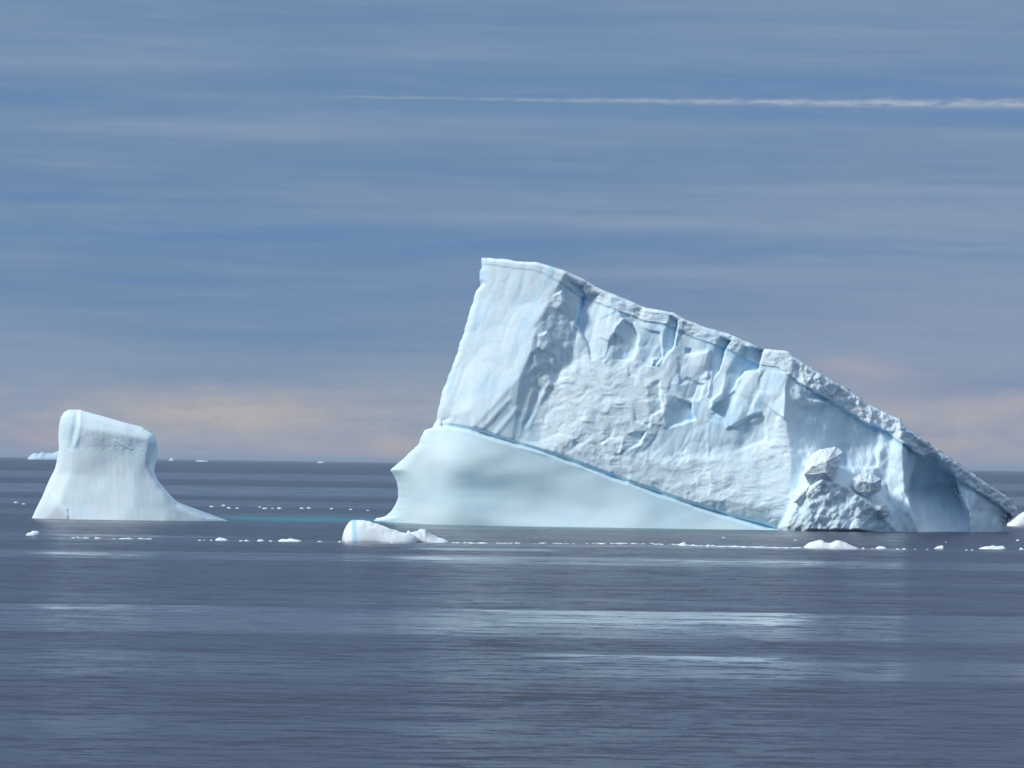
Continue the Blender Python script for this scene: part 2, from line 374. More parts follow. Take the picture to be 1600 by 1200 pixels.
# ------------------------------------------------------------------ berg builder: rows between a left and a right outline,
# a real front relief, then sides and a back
PXM = 1000.0/FPX
def berg_grid(left, right, y0, y1, rows, cols, jit=None):
    yv = np.linspace(y0, y1, rows)
    L = np.array(left, float); R = np.array(right, float)
    xl = np.interp(yv, L[:, 1], L[:, 0]); xr = np.interp(yv, R[:, 1], R[:, 0])
    if jit is not None: dl, dr = jit(yv); xl = xl+dl; xr = xr+dr
    xg = np.linspace(xl.min()-1, xr.max()+1, cols)[None, :]
    X = np.clip(np.repeat(xg, rows, 0), xl[:, None], xr[:, None]); Y = np.repeat(yv[:, None], cols, 1)
    return X, Y, xl, xr
def close_berg(X, Y, H, thick, shrink, D0=1000.0, drop=.12):
    """front grid + rings going back + coarse rear grid; returns V, F, nfront faces"""
    rows, cols = X.shape
    P = at_depth(X, Y, D0-H)
    V = P.reshape(-1, 3); idx = np.arange(rows*cols).reshape(rows, cols)
    F = np.stack([idx[:-1, :-1], idx[1:, :-1], idx[1:, 1:], idx[:-1, 1:]], -1).reshape(-1, 4)
    ring = np.concatenate([idx[0, :], idx[1:, -1], idx[-1, -2::-1], idx[-2:0:-1, 0]])
    ctr = V[ring].mean(0); rings = [ring]; Vs = [V]; n = len(V); Fs = []
    base = V[ring]
    for k, t in enumerate((.04, .12, .3, .55, .8, 1.0)):
        q = base.copy()
        q[:, 1] = base[:, 1]*(1-t)+(D0+thick*.9)*t if t > .5 else base[:, 1]+thick*t
        s = 1-shrink*(t**1.3)
        q[:, 0] = ctr[0]+(base[:, 0]-ctr[0])*s
        q[:, 2] = np.where(base[:, 2] > 0, base[:, 2]*(1-drop*t), base[:, 2])
        q[:, 2] += .5*np.sin(q[:, 0]*.7+k)*t
        Vs.append(q); new = np.arange(n, n+len(ring)); n += len(ring)
        a = rings[-1]; b = new
        Fs.append(np.stack([a, b, np.roll(b, -1), np.roll(a, -1)], -1)[:, ::-1]); rings.append(new)
    V = np.concatenate(Vs); back_ring = rings[-1]
    c0 = V[back_ring].mean(0)+np.array([0, 6, 0]); mid = c0+(V[back_ring]-c0)*.5; mid[:, 1] = c0[1]
    mi = np.arange(n, n+len(ring)); n += len(ring)
    V = np.concatenate([V, mid, [c0]])
    Fs.append(np.stack([back_ring, mi, np.roll(mi, -1), np.roll(back_ring, -1)], -1)[:, ::-1])
    tri = np.stack([mi, np.full(len(mi), n), np.roll(mi, -1), np.roll(mi, -1)], -1)
    side = np.concatenate(Fs)
    return V, F, side, tri[:, :3][:, ::-1], P

# ------------------------------------------------------------------ the great tilted berg
def great_berg():
    left = [(753, 403), (752, 420), (750, 424), (750, 436), (753, 442), (744, 455), (738, 475), (730, 500), (725, 520), (717, 538), (716, 548),
            (708, 570), (700, 590), (690, 615), (686, 635), (682, 655), (676, 668), (664, 672), (658, 682), (655, 694), (643, 704),
            (630, 717), (610, 734), (611, 737), (616, 744), (620, 753), (622, 766), (622, 778), (618, 788), (612, 798), (603, 806),
            (585, 812), (570, 850)]
    right = [(768, 402.9), (790, 404.5), (806, 408), (838, 409.2), (851, 413), (883, 423), (912, 436), (937, 451), (970, 464), (1010, 481),
             (1050, 487.5), (1075, 501), (1105, 512), (1141, 522), (1165, 533), (1191, 544.5), (1230, 548), (1240, 557), (1262, 571),
             (1290, 588), (1325, 608), (1358, 632), (1408, 656), (1412, 664), (1450, 692), (1500, 725), (1545, 757), (1578, 779),
             (1590, 795), (1588, 803), (1578, 812), (1572, 822), (1566, 829), (1562, 850)]
    right = sorted(right, key=lambda p: p[1])
    rows, cols = 430, 820
    def jit(yv):
        e = (pnoise(yv/6.5, yv*0, 3)*2.6+pnoise(yv/2.4, yv*0, 8)*1.5)
        rr = e*sst(yv, 425, 470)*(1-.0*yv)
        ll = (pnoise(yv/9, yv*0+3.3, 5)*1.4)*(1-sst(yv, 690, 735))
        return ll, rr
    X, Y, xl, xr = berg_grid(left, right, 402.9, 850, rows, cols, jit)
    # control points: x, y (reference plane), metres toward the viewer
    notch = [(678, 664), (700, 664), (735, 670), (800, 690), (860, 708), (920, 730), (1000, 759), (1080, 787), (1150, 808), (1196, 821), (1214, 826)]
    nh = [-7, -3, 0, 1.5, 2.5, 3, 4, 5, 5.5, 6, 6]
    pts = []; E = []
    def chain(ps, link=True):
        s = len(pts)
        for p in ps: pts.append(tuple(map(float, p)))
        if link:
            for i in range(s, len(pts)-1): E.append((i, i+1))
        return s
    chain([(740, 390, -4), (728, 460, -4.5), (700, 550, -5), (676, 620, -6), (670, 655, -7)])
    chain([(a, b, c) for (a, b), c in zip(notch, nh)])
    chain([(770, 396, -1.0), (762, 470, -1.6), (742, 560, -2), (708, 650, -2.5)])
    chain([(815, 396, 1.0), (800, 480, .8), (780, 570, .8), (735, 640, .4)], False)
    chain([(886, 420, 3.0), (864, 462, 3.2), (836, 508, 3.6), (831, 545, 3.9), (812, 588, 3.5), (742, 664, 1.4)])
    chain([(918, 440, .6), (913, 470, .2), (904, 515, .6), (888, 560, .9), (862, 610, .6), (842, 690, 1.0)])
    chain([(965, 455, .8), (985, 490, 1.6), (960, 560, 2.2), (930, 640, 3.6), (900, 716, 2.9)], False)
    chain([(1046, 480, 2.6), (1030, 560, 3.2), (1040, 640, 4.4), (1030, 740, 4.6)], False)
    chain([(1120, 508, 3.6), (1110, 600, 4.2), (1110, 700, 5), (1110, 780, 6)], False)
    chain([(1192, 540, 4.6), (1180, 620, 6), (1185, 700, 6.2), (1190, 790, 7.6)], False)
    chain([(1238, 548, 6.4), (1236, 580, 7), (1230, 615, 8), (1228, 655, 8.6), (1234, 700, 9), (1236, 760, 9.4), (1226, 806, 8.4)])
    chain([(1330, 600, .6), (1325, 650, .2), (1320, 700, -.4), (1318, 722, .4)], False)
    chain([(1395, 640, -.8), (1392, 690, -1.2), (1385, 750, .2), (1390, 790, 1.2)], False)
    chain([(1406, 655, -.4), (1410, 690, .6), (1412, 730, 2), (1416, 770, 3.2), (1426, 800, 4.6), (1440, 835, 5.4)])
    chain([(1420, 700, -2.6), (1423, 740, -3.6), (1429, 780, -3), (1441, 812, -1.2), (1454, 836, 0)])
    chain([(1470, 700, -4.5), (1475, 760, -8), (1480, 830, -7)], False)
    chain([(1500, 715, -8), (1510, 765, -10), (1514, 795, -9.6), (1520, 836, -8.6)])
    chain([(1600, 780, -20), (1592, 797, -21), (1575, 815, -20), (1575, 850, -19), (1540, 760, -13), (1545, 800, -15)], False)
    # foot below the notch
    chain([(655, 668, -10), (640, 700, -16), (600, 733, -27)], False)
    chain([(663, 712, -4), (662, 745, -5.5), (664, 775, -6.5), (668, 812, -6)], False)
    chain([(700, 690, 0), (720, 715, 1.6), (760, 712, 2.2), (700, 742, .6), (760, 748, 1.2), (700, 770, 0), (770, 775, .8), (700, 812, -.4), (780, 815, 1.5)], False)
    chain([(830, 730, 2.6), (840, 760, 1.6), (850, 790, 1.2), (860, 820, 3)], False)
    chain([(930, 760, 3.0), (940, 790, 2.6), (950, 822, 4.2), (1040, 800, 4.2), (1040, 826, 5)], False)
    chain([(610, 760, -30), (612, 785, -34), (590, 806, -60), (560, 850, -60), (640, 850, -20), (700, 850, -4), (860, 850, 5), (1000, 850, 7), (1230, 850, 9), (1440, 850, 7)], False)
    # talus mound at the wall's right end
    chain([(1226, 822, 11.5), (1241, 795, 14), (1262, 770, 15.5), (1286, 750, 16.5), (1318, 758, 15), (1345, 778, 13.4), (1370, 796, 11.6), (1386, 815, 8.5), (1394, 836, 6)])
    chain([(1240, 775, 10), (1256, 738, 8.2), (1300, 722, 4.4), (1332, 738, 2.4), (1372, 768, 2.4), (1398, 800, 3), (1408, 834, 4)])
    chain([(1300, 795, 15.2), (1262, 826, 16), (1340, 826, 14)], False)
    H = tin(pts, E, X, Y)
    nd = dline(notch, X, Y); ny = np.interp(X, [p[0] for p in notch]+[1232, 1300], [p[1] for p in notch]+[838, 870])
    below = (Y > ny) & (X < 1216) | (X < 678) & (Y > 664)
    H2 = blur(H, 520); wide = blur(H, 2)
    fb = sst(Y-ny, 1, 9)*(X < 1260)
    fb = np.where(X < 690, sst(Y, 650, 675), fb)
    H = wide*(1-fb)+H2*fb
    H = H+0.16*(Y-600)*PXM*(-1)*(-1)*.55*(1-fb)+.16*(ny-600)*PXM*.55*fb     # the wall leans back
    blue = np.zeros(X.shape); rough = np.full(X.shape, .25); dirt = np.zeros(X.shape)
    up = 1-fb
    WX = X+fbm(X/24, Y/24, 31, 3)*4.0; WY = Y+fbm(X/24, Y/24, 57, 3)*4.0
    def facet(poly, soft, a, gx=0., gy=0., bl=0., rg=None):
        nonlocal H, blue, rough
        p_ = np.array(poly, float); c = p_.mean(0)
        w_ = (X > p_[:, 0].min()-12) & (X < p_[:, 0].max()+12) & (Y > p_[:, 1].min()-12) & (Y < p_[:, 1].max()+12)
        m = sst(sdf(poly, WX[w_], WY[w_]), -soft*1.15, soft*1.15)
        H[w_] += m*(a+gx*(X[w_]-c[0])*PXM+gy*(Y[w_]-c[1])*PXM)
        blue[w_] += m*bl
        if rg is not None: rough[w_] = rough[w_]*(1-m)+m*rg
    # --- shaded re-entrant with knobbly ice
    knob = sst(sdf([(885, 425), (918, 445), (906, 515), (886, 575), (850, 620), (832, 600), (828, 548), (838, 505), (866, 465)], X, Y), -3, 5)
    H = H+knob*(fbm(X/20, Y/24, 71, 3)*.3+chipped(X/15, Y/21, 5)*.36)
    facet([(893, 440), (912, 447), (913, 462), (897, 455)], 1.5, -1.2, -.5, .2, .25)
    facet([(862, 462), (878, 455), (882, 470), (872, 482), (858, 478)], 2, .7, .5)
    facet([(842, 525), (856, 520), (860, 535), (850, 548), (840, 542)], 2, .8, .4)
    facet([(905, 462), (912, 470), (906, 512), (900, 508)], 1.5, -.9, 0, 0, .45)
    # --- long ribs at the foot of the shaded face
    for x0, y0, x1, y1 in ((858, 598, 826, 668), (832, 612, 810, 680), (806, 640, 770, 684), (795, 625, 748, 676)):
        H = H+.25*np.exp(-(dline([(x0, y0), (x1, y1)], X, Y)/4.5)**2)*up
    # --- scoops and flakes of the upper wall
    facet([(908, 462), (935, 458), (975, 498), (958, 520), (945, 560), (925, 562), (908, 520)], 2, -.3, .28, .05)
    facet([(975, 502), (992, 510), (997, 532), (990, 560), (977, 564), (950, 560), (945, 566), (954, 537), (965, 515)], 2.4, -.5, -.28, -.05, .03)
    facet([(996, 512), (1032, 520), (1035, 560), (1025, 572), (1007, 570), (992, 560)], 1.5, -.5, -.2, 0, .04)
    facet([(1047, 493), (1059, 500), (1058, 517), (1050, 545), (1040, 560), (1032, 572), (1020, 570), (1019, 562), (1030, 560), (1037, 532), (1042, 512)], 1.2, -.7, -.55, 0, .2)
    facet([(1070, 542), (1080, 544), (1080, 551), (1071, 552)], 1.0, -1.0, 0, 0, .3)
    facet([(1060, 560), (1108, 548), (1105, 590), (1062, 600)], 3, .3, .2, -.1)
    facet([(1050, 600), (1075, 590), (1100, 600), (1092, 625), (1070, 622)], 2, -.5, -.22, 0, .03)
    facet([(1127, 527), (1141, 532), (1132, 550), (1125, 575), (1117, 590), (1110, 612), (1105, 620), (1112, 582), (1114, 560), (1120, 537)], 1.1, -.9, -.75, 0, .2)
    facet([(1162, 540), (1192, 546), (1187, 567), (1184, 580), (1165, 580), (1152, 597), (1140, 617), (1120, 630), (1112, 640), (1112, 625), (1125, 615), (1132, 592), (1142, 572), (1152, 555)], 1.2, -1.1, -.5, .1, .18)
    facet([(1112, 650), (1147, 612), (1187, 642), (1165, 655), (1135, 672), (1130, 655)], 2.2, .35, .12, .15)
    facet([(1186, 590), (1200, 575), (1232, 585), (1226, 655), (1205, 640), (1185, 620)], 2, .4, .2, .05)
    facet([(1040, 617), (1080, 630), (1085, 655), (1040, 672), (1035, 650)], 2, -.6, -.3, -.05, .03)
    facet([(1105, 656), (1130, 662), (1175, 662), (1196, 652), (1196, 688), (1150, 706), (1105, 712)], 3, -.2, -.08, -.03, .02)
    facet([(977, 680), (1007, 675), (1000, 695), (967, 707)], 2, -.6, -.4, 0, .03)
    facet([(1010, 600), (1030, 595), (1034, 640), (1015, 650)], 2, -.4, -.3)
    for k in range(46):                                        # small spalled flakes everywhere on the wall
        rr = random.Random(k*7+1); cx = rr.uniform(700, 1230); cy = rr.uniform(440, 810); s = rr.uniform(5, 20)
        if cy > np.interp(cx, [p[0] for p in notch], [p[1] for p in notch])-14: continue
        if cx < 860: continue
        a0 = rr.uniform(0, 6.28); nn = rr.randint(4, 6)
        poly = [(cx+s*rr.uniform(.5, 1.1)*math.cos(a0+i*6.283/nn)-.25*s*math.sin(a0+i*6.283/nn), cy+1.5*s*rr.uniform(.5, 1.1)*math.sin(a0+i*6.283/nn)) for i in range(nn)]
        facet(poly, 2.0, rr.uniform(-.15, .08), rr.uniform(-.2, .08), rr.uniform(-.15, .15), rr.choice([0, 0, .05]))
    # --- rubbly snow plastered over the lower wall
    rub = [(850, 600), (885, 572), (940, 562), (985, 580), (1030, 585), (1042, 615), (1035, 665), (1000, 682), (975, 710), (1050, 715), (1100, 715),
           (1160, 722), (1200, 690), (1224, 650), (1233, 700), (1234, 822), (1200, 816), (1100, 785), (1000, 750), (900, 712), (850, 695), (838, 660)]
    rm = sst(sdf(rub, X+fbm(X/25, Y/25, 3, 3)*14, Y+fbm(X/25, Y/25, 9, 3)*14), -12, 14)*up
    wx = X+fbm(X/30, Y/30, 12, 3)*12; wy = Y+fbm(X/30, Y/30, 19, 3)*12
    rbl = fbm(wx/42, wy/30, 41, 5, .48, ridge=True)*1.0+(chipped(wx/19, wy/13, 21)*1.0+chipped(wx/8, wy/6, 29)*.35)*np.clip(.5+1.6*fbm(X/50, Y/40, 43, 3), 0, 1.3)
    H = H+rm*(.25+rbl*np.clip(.34+.5*fbm(X/70, Y/45, 47, 3), .08, .7)); rough = rough*(1-rm)+rm*.5
    blue = blue+rm*.16*sst(fbm(X/16, Y/16, 77, 4), .12, .45)
    # --- vertical fluting and broad undulation of the bare wall
    bare = up*(1-rm)
    H = H+bare*(np.where(X < 880, .25, .5)+.1*sst(X, 1238, 1260))*(fbm((X+.35*(Y-600))/20, Y/130, 91, 3)*.42+fbm(X/60, Y/70, 95, 3)*.8+fbm(X/9, Y/12, 99, 3)*.05+2.3*chipped((X+.3*Y)/44, (Y+.1*X)/80, 61, .8)+.7*chipped((X+.3*Y)/17, Y/34, 63, .8))
    blue = blue+bare*.30*sst(fbm((X+.4*Y)/26, Y/70, 83, 4), .02, .5)+bare*.10
    # --- right hand shaded wall: hanging drapery and the ledge
    rw = sst(X, 1238, 1250)*up
    H = H+rw*(fbm((X-.3*(Y-650))/12, Y/60, 101, 4, ridge=True)*.3+fbm(X/45, Y/50, 107, 3)*1.2)
    facet([(1240, 612), (1262, 622), (1295, 628), (1250, 634)], 2, .8, .2, .3)
    facet([(1322, 690), (1345, 660), (1372, 668), (1370, 730), (1330, 730), (1322, 712)], 3, -.5, -.2)
    facet([(1368, 680), (1408, 700), (1414, 800), (1395, 790), (1372, 740)], 6, .2, .1)
    facet([(1432, 717), (1458, 709), (1490, 738), (1500, 770), (1490, 757), (1450, 762), (1420, 768), (1422, 750), (1430, 735)], 2.5, -8.0, -.4, -.9)
    facet([(1420, 768), (1450, 762), (1490, 757), (1512, 800), (1518, 835), (1440, 835), (1428, 800)], 2.5, -6.5, -.2, .9)
    facet([(1500, 760), (1513, 770), (1520, 835), (1512, 835)], 1.5, .9, .5)
    # --- snow cap with the blue melt layer under it
    top = [(p[0], p[1]) for p in right if p[1] < 797 and p[0] > 830]
    top = sorted(top)
    td = dline([(700, 400)]+[(760, 402), (800, 406)]+top, X, Y)
    td = td+fbm(X/20, Y/20, 123, 3)*2.0
    capw = np.interp(X, [700, 850, 900, 960, 1050, 1190, 1240, 1330, 1590], [8, 14, 24, 21, 20, 26, 30, 28, 16])
    cap = sst(capw-td, -1.2, 1.2)
    lay = facets(X/26, (td)/4.0+X/300, 131)*.35+fbm(X/40, td/2.2, 137, 3, ridge=True)*.3
    H = H+cap*(.15+sst(X, 1238, 1262)*1.2)+cap*lay*.25*sst(X, 850, 920)+cap*chipped(X/9, Y/8, 141)*.4*sst(X, 1230, 1270)+cap*fbm(X/12, Y/7, 149, 3)*.3*sst(X, 870, 930)
    H = H+cap*.5*sst(X, 1238, 1262)*facets(X/15, Y/22, 151)
    rough = np.maximum(rough, cap*.75*sst(X, 850, 940))
    bl = np.exp(-((td-capw-2.6)/2.4)**2)
    bamt = np.interp(X, [850, 890, 915, 925, 950, 975, 1000, 1045, 1062, 1075, 1110, 1125, 1140, 1150, 1185, 1200, 1236, 1245, 1410, 1430, 1590],
                    [0, .7, .9, .15, .3, .5, .3, .75, .6, .3, .3, .9, .5, .5, 1.0, .2, .15, .8, .7, .75, .35])
    blue = blue+bl*bamt*.8*(.7+.5*fbm(X/14, Y/14, 161, 3)); H = H-bl*.3*bamt
    bl2 = np.exp(-((td-capw-9)/6)**2); blue = blue+bl2*.10*bamt
    blue = blue+.25*np.exp(-(np.hypot(X-752, (Y-430)/1.6)/7)**2)
    # blue scuffs on the left face
    for cx, cy, sx, sy, a in ((746, 488, 3, 16, .3), (812, 482, 13, 16, .16), (780, 505, 14, 6, .14), (838, 472, 12, 5, .14), (742, 560, 3, 22, .12),
                              (1055, 505, 6, 9, .3), (1128, 548, 7, 6, .35), (1170, 570, 16, 6, .25), (1155, 600, 10, 12, .12), (1212, 700, 4, 40, .15)):
        blue = blue+a*np.exp(-((X-cx-.25*(cy-Y))/sx)**2-((Y-cy)/sy)**2)
    # --- notch: the old waterline cut into the ice
    g0 = np.exp(-((Y-ny-1.0)/3.0)**2)*(X > 684)*(X < 1300)*np.interp(X, [684, 720, 900, 1100, 1200, 1222, 1240], [.4, .9, 1.0, 1.1, 1.1, .5, 0])
    H = H-g0*1.2; blue = blue+g0*.34
    g1 = np.exp(-((Y-ny-9)/8.0)**2)*fb*(X > 690)*(X < 1236); blue = blue+g1*.10
    # overhanging lip just above the notch
    # --- foot: polished bulges, scalloped hollow
    ft = fb*(X < 1262)
    H = H+ft*(fbm(X/90, Y/50, 171, 2)*.35+fbm(X/120+Y/60, Y/6, 175, 2)*.010+fbm(X/7, Y/60, 176, 3)*.02)
    H = H-ft*.2*np.exp(-((X-705)/60)**2-((Y-768)/30)**2)-ft*.1*np.exp(-((X-790)/60)**2-((Y-767)/20)**2)
    H = H+ft*.3*np.exp(-((X-712)/32)**2-((Y-724)/20)**2)+ft*.6*np.exp(-((X-668)/9)**2-((Y-715)/30)**2)
    H = H+ft*.25*np.exp(-((X-780)/60)**2-((Y-742)/18)**2)
    blue = blue+ft*(.03+.16*np.exp(-((X-720)/90)**2-((Y-765)/26)**2)+.12*sst(fbm(X/60, Y/25, 177, 3), 0, .5))
    rough = rough*(1-ft)+ft*.06
    # --- mound texture
    md = sdf([(1224, 832), (1240, 790), (1256, 738), (1300, 722), (1332, 738), (1372, 768), (1398, 800), (1408, 836)], X, Y)
    mm = sst(md, -2, 4)
    mw = X+.7*Y
    H = H+mm*(chipped((X+.4*Y)/15, (Y-.4*X)/22, 181)*.75+chipped(X/7, Y/7, 183)*.25+fbm((X+.6*Y)/12, (Y-.6*X)/30, 187, 4, ridge=True)*.35)
    rough = rough*(1-mm)+mm*.8
    face = sst(sdf([(1286, 754), (1320, 764), (1348, 786), (1362, 802), (1355, 832), (1232, 832), (1246, 800)], X, Y), -3, 4)
    blue = blue+face*(.12+.25*fbm((X+.6*Y)/8, (Y-.6*X)/20, 189, 3))
    blue = blue+.5*np.exp(-(np.hypot((X-1378)/14, (Y-822)/8))**2)
    # rough dark underside of the tip
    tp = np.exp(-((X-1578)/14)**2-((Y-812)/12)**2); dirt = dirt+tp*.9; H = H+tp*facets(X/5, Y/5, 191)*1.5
    # --- edges turn away
    de = np.minimum(X-xl[:, None], xr[:, None]-X)
    eL = X-xl[:, None]
    R1 = np.interp(Y, [403, 640, 690, 740, 850], [9, 9, 14, 30, 30])
    q = np.clip(1-eL/R1, 0, 1); H = H-R1*PXM*1.1*(1-np.sqrt(np.clip(1-q*q, 0, 1)))*np.interp(Y, [403, 660, 720], [1, 1, 1.6])
    q = np.clip(1-td/5.0, 0, 1)*(X > 760); H = H-1.2*q*q
    cols3 = np.stack([np.clip(blue, 0, 1).ravel(), np.clip(rough, 0, 1).ravel(), np.clip(dirt, 0, 1).ravel()], -1)
    V, F, side, tri, P = close_berg(X, Y, H, 58, .05)
    C = np.zeros((len(V), 3)); C[:, 1] = .4; C[:len(cols3)] = cols3
    fc = lambda A: (A[:-1, :-1]+A[1:, 1:])*.5
    fcap = (fc(capw-td) > 0) & (fc(X) > 872); ffoot = (fc(Y-ny) > 0) & (fc(X) < 1262) | (fc(X) < 678) & (fc(Y) > 664)
    fm = (fc(md) > 0) & ~ffoot
    part = np.zeros(fcap.shape, int); part[fcap] = 1; part[ffoot] = 2; part[fm] = 3
    part = part.ravel()
    root = bpy.data.objects.new('iceberg', None); scn.collection.objects.link(root)
    org = np.array([(V[:, 0].min()+V[:, 0].max())/2, 1020.0, 0.0]); root.location = org
    tag(root, 'huge tilted wedge iceberg with a sheer ridged wall, highest at its left end', 'iceberg', 'icebergs')
    V = V-org
    # sides and back belong to the cliff
    live = ((X[:-1, 1:]-X[:-1, :-1] > 1e-6) | (X[1:, 1:]-X[1:, :-1] > 1e-6)).ravel()
    v, f, c = sub_mesh(V, np.concatenate([F[(part == 0) & live], side]), C, slice(None))
    mesh_obj('cliff_face', v, f, M_CLIFF, root, c)
    v, f, c = sub_mesh(V, tri, C, slice(None)); bk = mesh_obj('back_wall', v, f, M_CLIFF, root, c)
    for k, (nm, mt) in {1: ('snow_cap', M_CAP), 2: ('smooth_foot', M_FOOT), 3: ('rubble_mound', M_RUB)}.items():
        v, f, c = sub_mesh(V, F[(part == k) & live], C, slice(None)); mesh_obj(nm, v, f, mt, root, c)
    return root, org
berg, borg = great_berg()

# angular blocks lying on the mound
import bmesh
def block(pts, parent, org, bluef=0):
    P = np.array([at_depth(np.array(float(a)), np.array(float(b)), np.array(float(c))) for a, b, c in pts])-org
    bm = bmesh.new(); vs = [bm.verts.new(tuple(p)) for p in P]
    r = bmesh.ops.convex_hull(bm, input=vs)
    bmesh.ops.delete(bm, geom=[v for v in bm.verts if not v.link_faces], context='VERTS')
    bmesh.ops.bevel(bm, geom=list(bm.edges), offset=.16, segments=1, affect='EDGES')
    bmesh.ops.triangulate(bm, faces=bm.faces)
    bmesh.ops.subdivide_edges(bm, edges=[e for e in bm.edges if e.calc_length() > .5], cuts=3, fractal=.35, seed=3, use_grid_fill=True)
    bmesh.ops.triangulate(bm, faces=bm.faces)
    bmesh.ops.recalc_face_normals(bm, faces=bm.faces)
    bm.verts.index_update()
    V = np.array([v.co[:] for v in bm.verts]); F = [tuple(v.index for v in f.verts) for f in bm.faces]; bm.free()
    C = np.zeros((len(V), 3)); C[:, 0] = bluef; C[:, 1] = .5
    return mesh_obj('ice_block', V, F, M_CAP, parent, C, smooth=False)
block([(1258, 722, 983), (1272, 708, 984.5), (1286, 701, 985), (1307, 698.5, 987), (1317, 707, 986), (1293, 719, 980.5), (1272, 727, 980), (1256, 741, 981),
       (1290, 739, 979.8), (1311, 727, 984), (1302, 752, 983), (1262, 756, 983), (1275, 706, 992), (1310, 705, 993), (1300, 745, 993)], berg, borg, .05)
block([(1330, 748, 984), (1343, 741, 985.5), (1360, 738, 987), (1377, 750, 986.5), (1361, 754, 982.6), (1345, 751, 982.6), (1334, 764, 983.5), (1360, 771, 983.6),
       (1377, 766, 987), (1348, 782, 986.5), (1345, 745, 992), (1372, 755, 993)], berg, borg, .12)
block([(1236, 775, 984), (1244, 764, 984), (1256, 757, 984.5), (1268, 752, 986), (1262, 764, 982), (1250, 774, 981.6), (1240, 786, 982.5), (1252, 788, 983), (1266, 770, 985),
       (1250, 762, 990), (1262, 775, 990)], berg, borg, .03)
block([(1362, 786, 986), (1372, 781, 987), (1386, 788, 989), (1392, 800, 990), (1376, 795, 984.8), (1364, 800, 985.4), (1380, 808, 986.6), (1370, 812, 988),
       (1378, 785, 994), (1388, 806, 994)], berg, borg, .05)

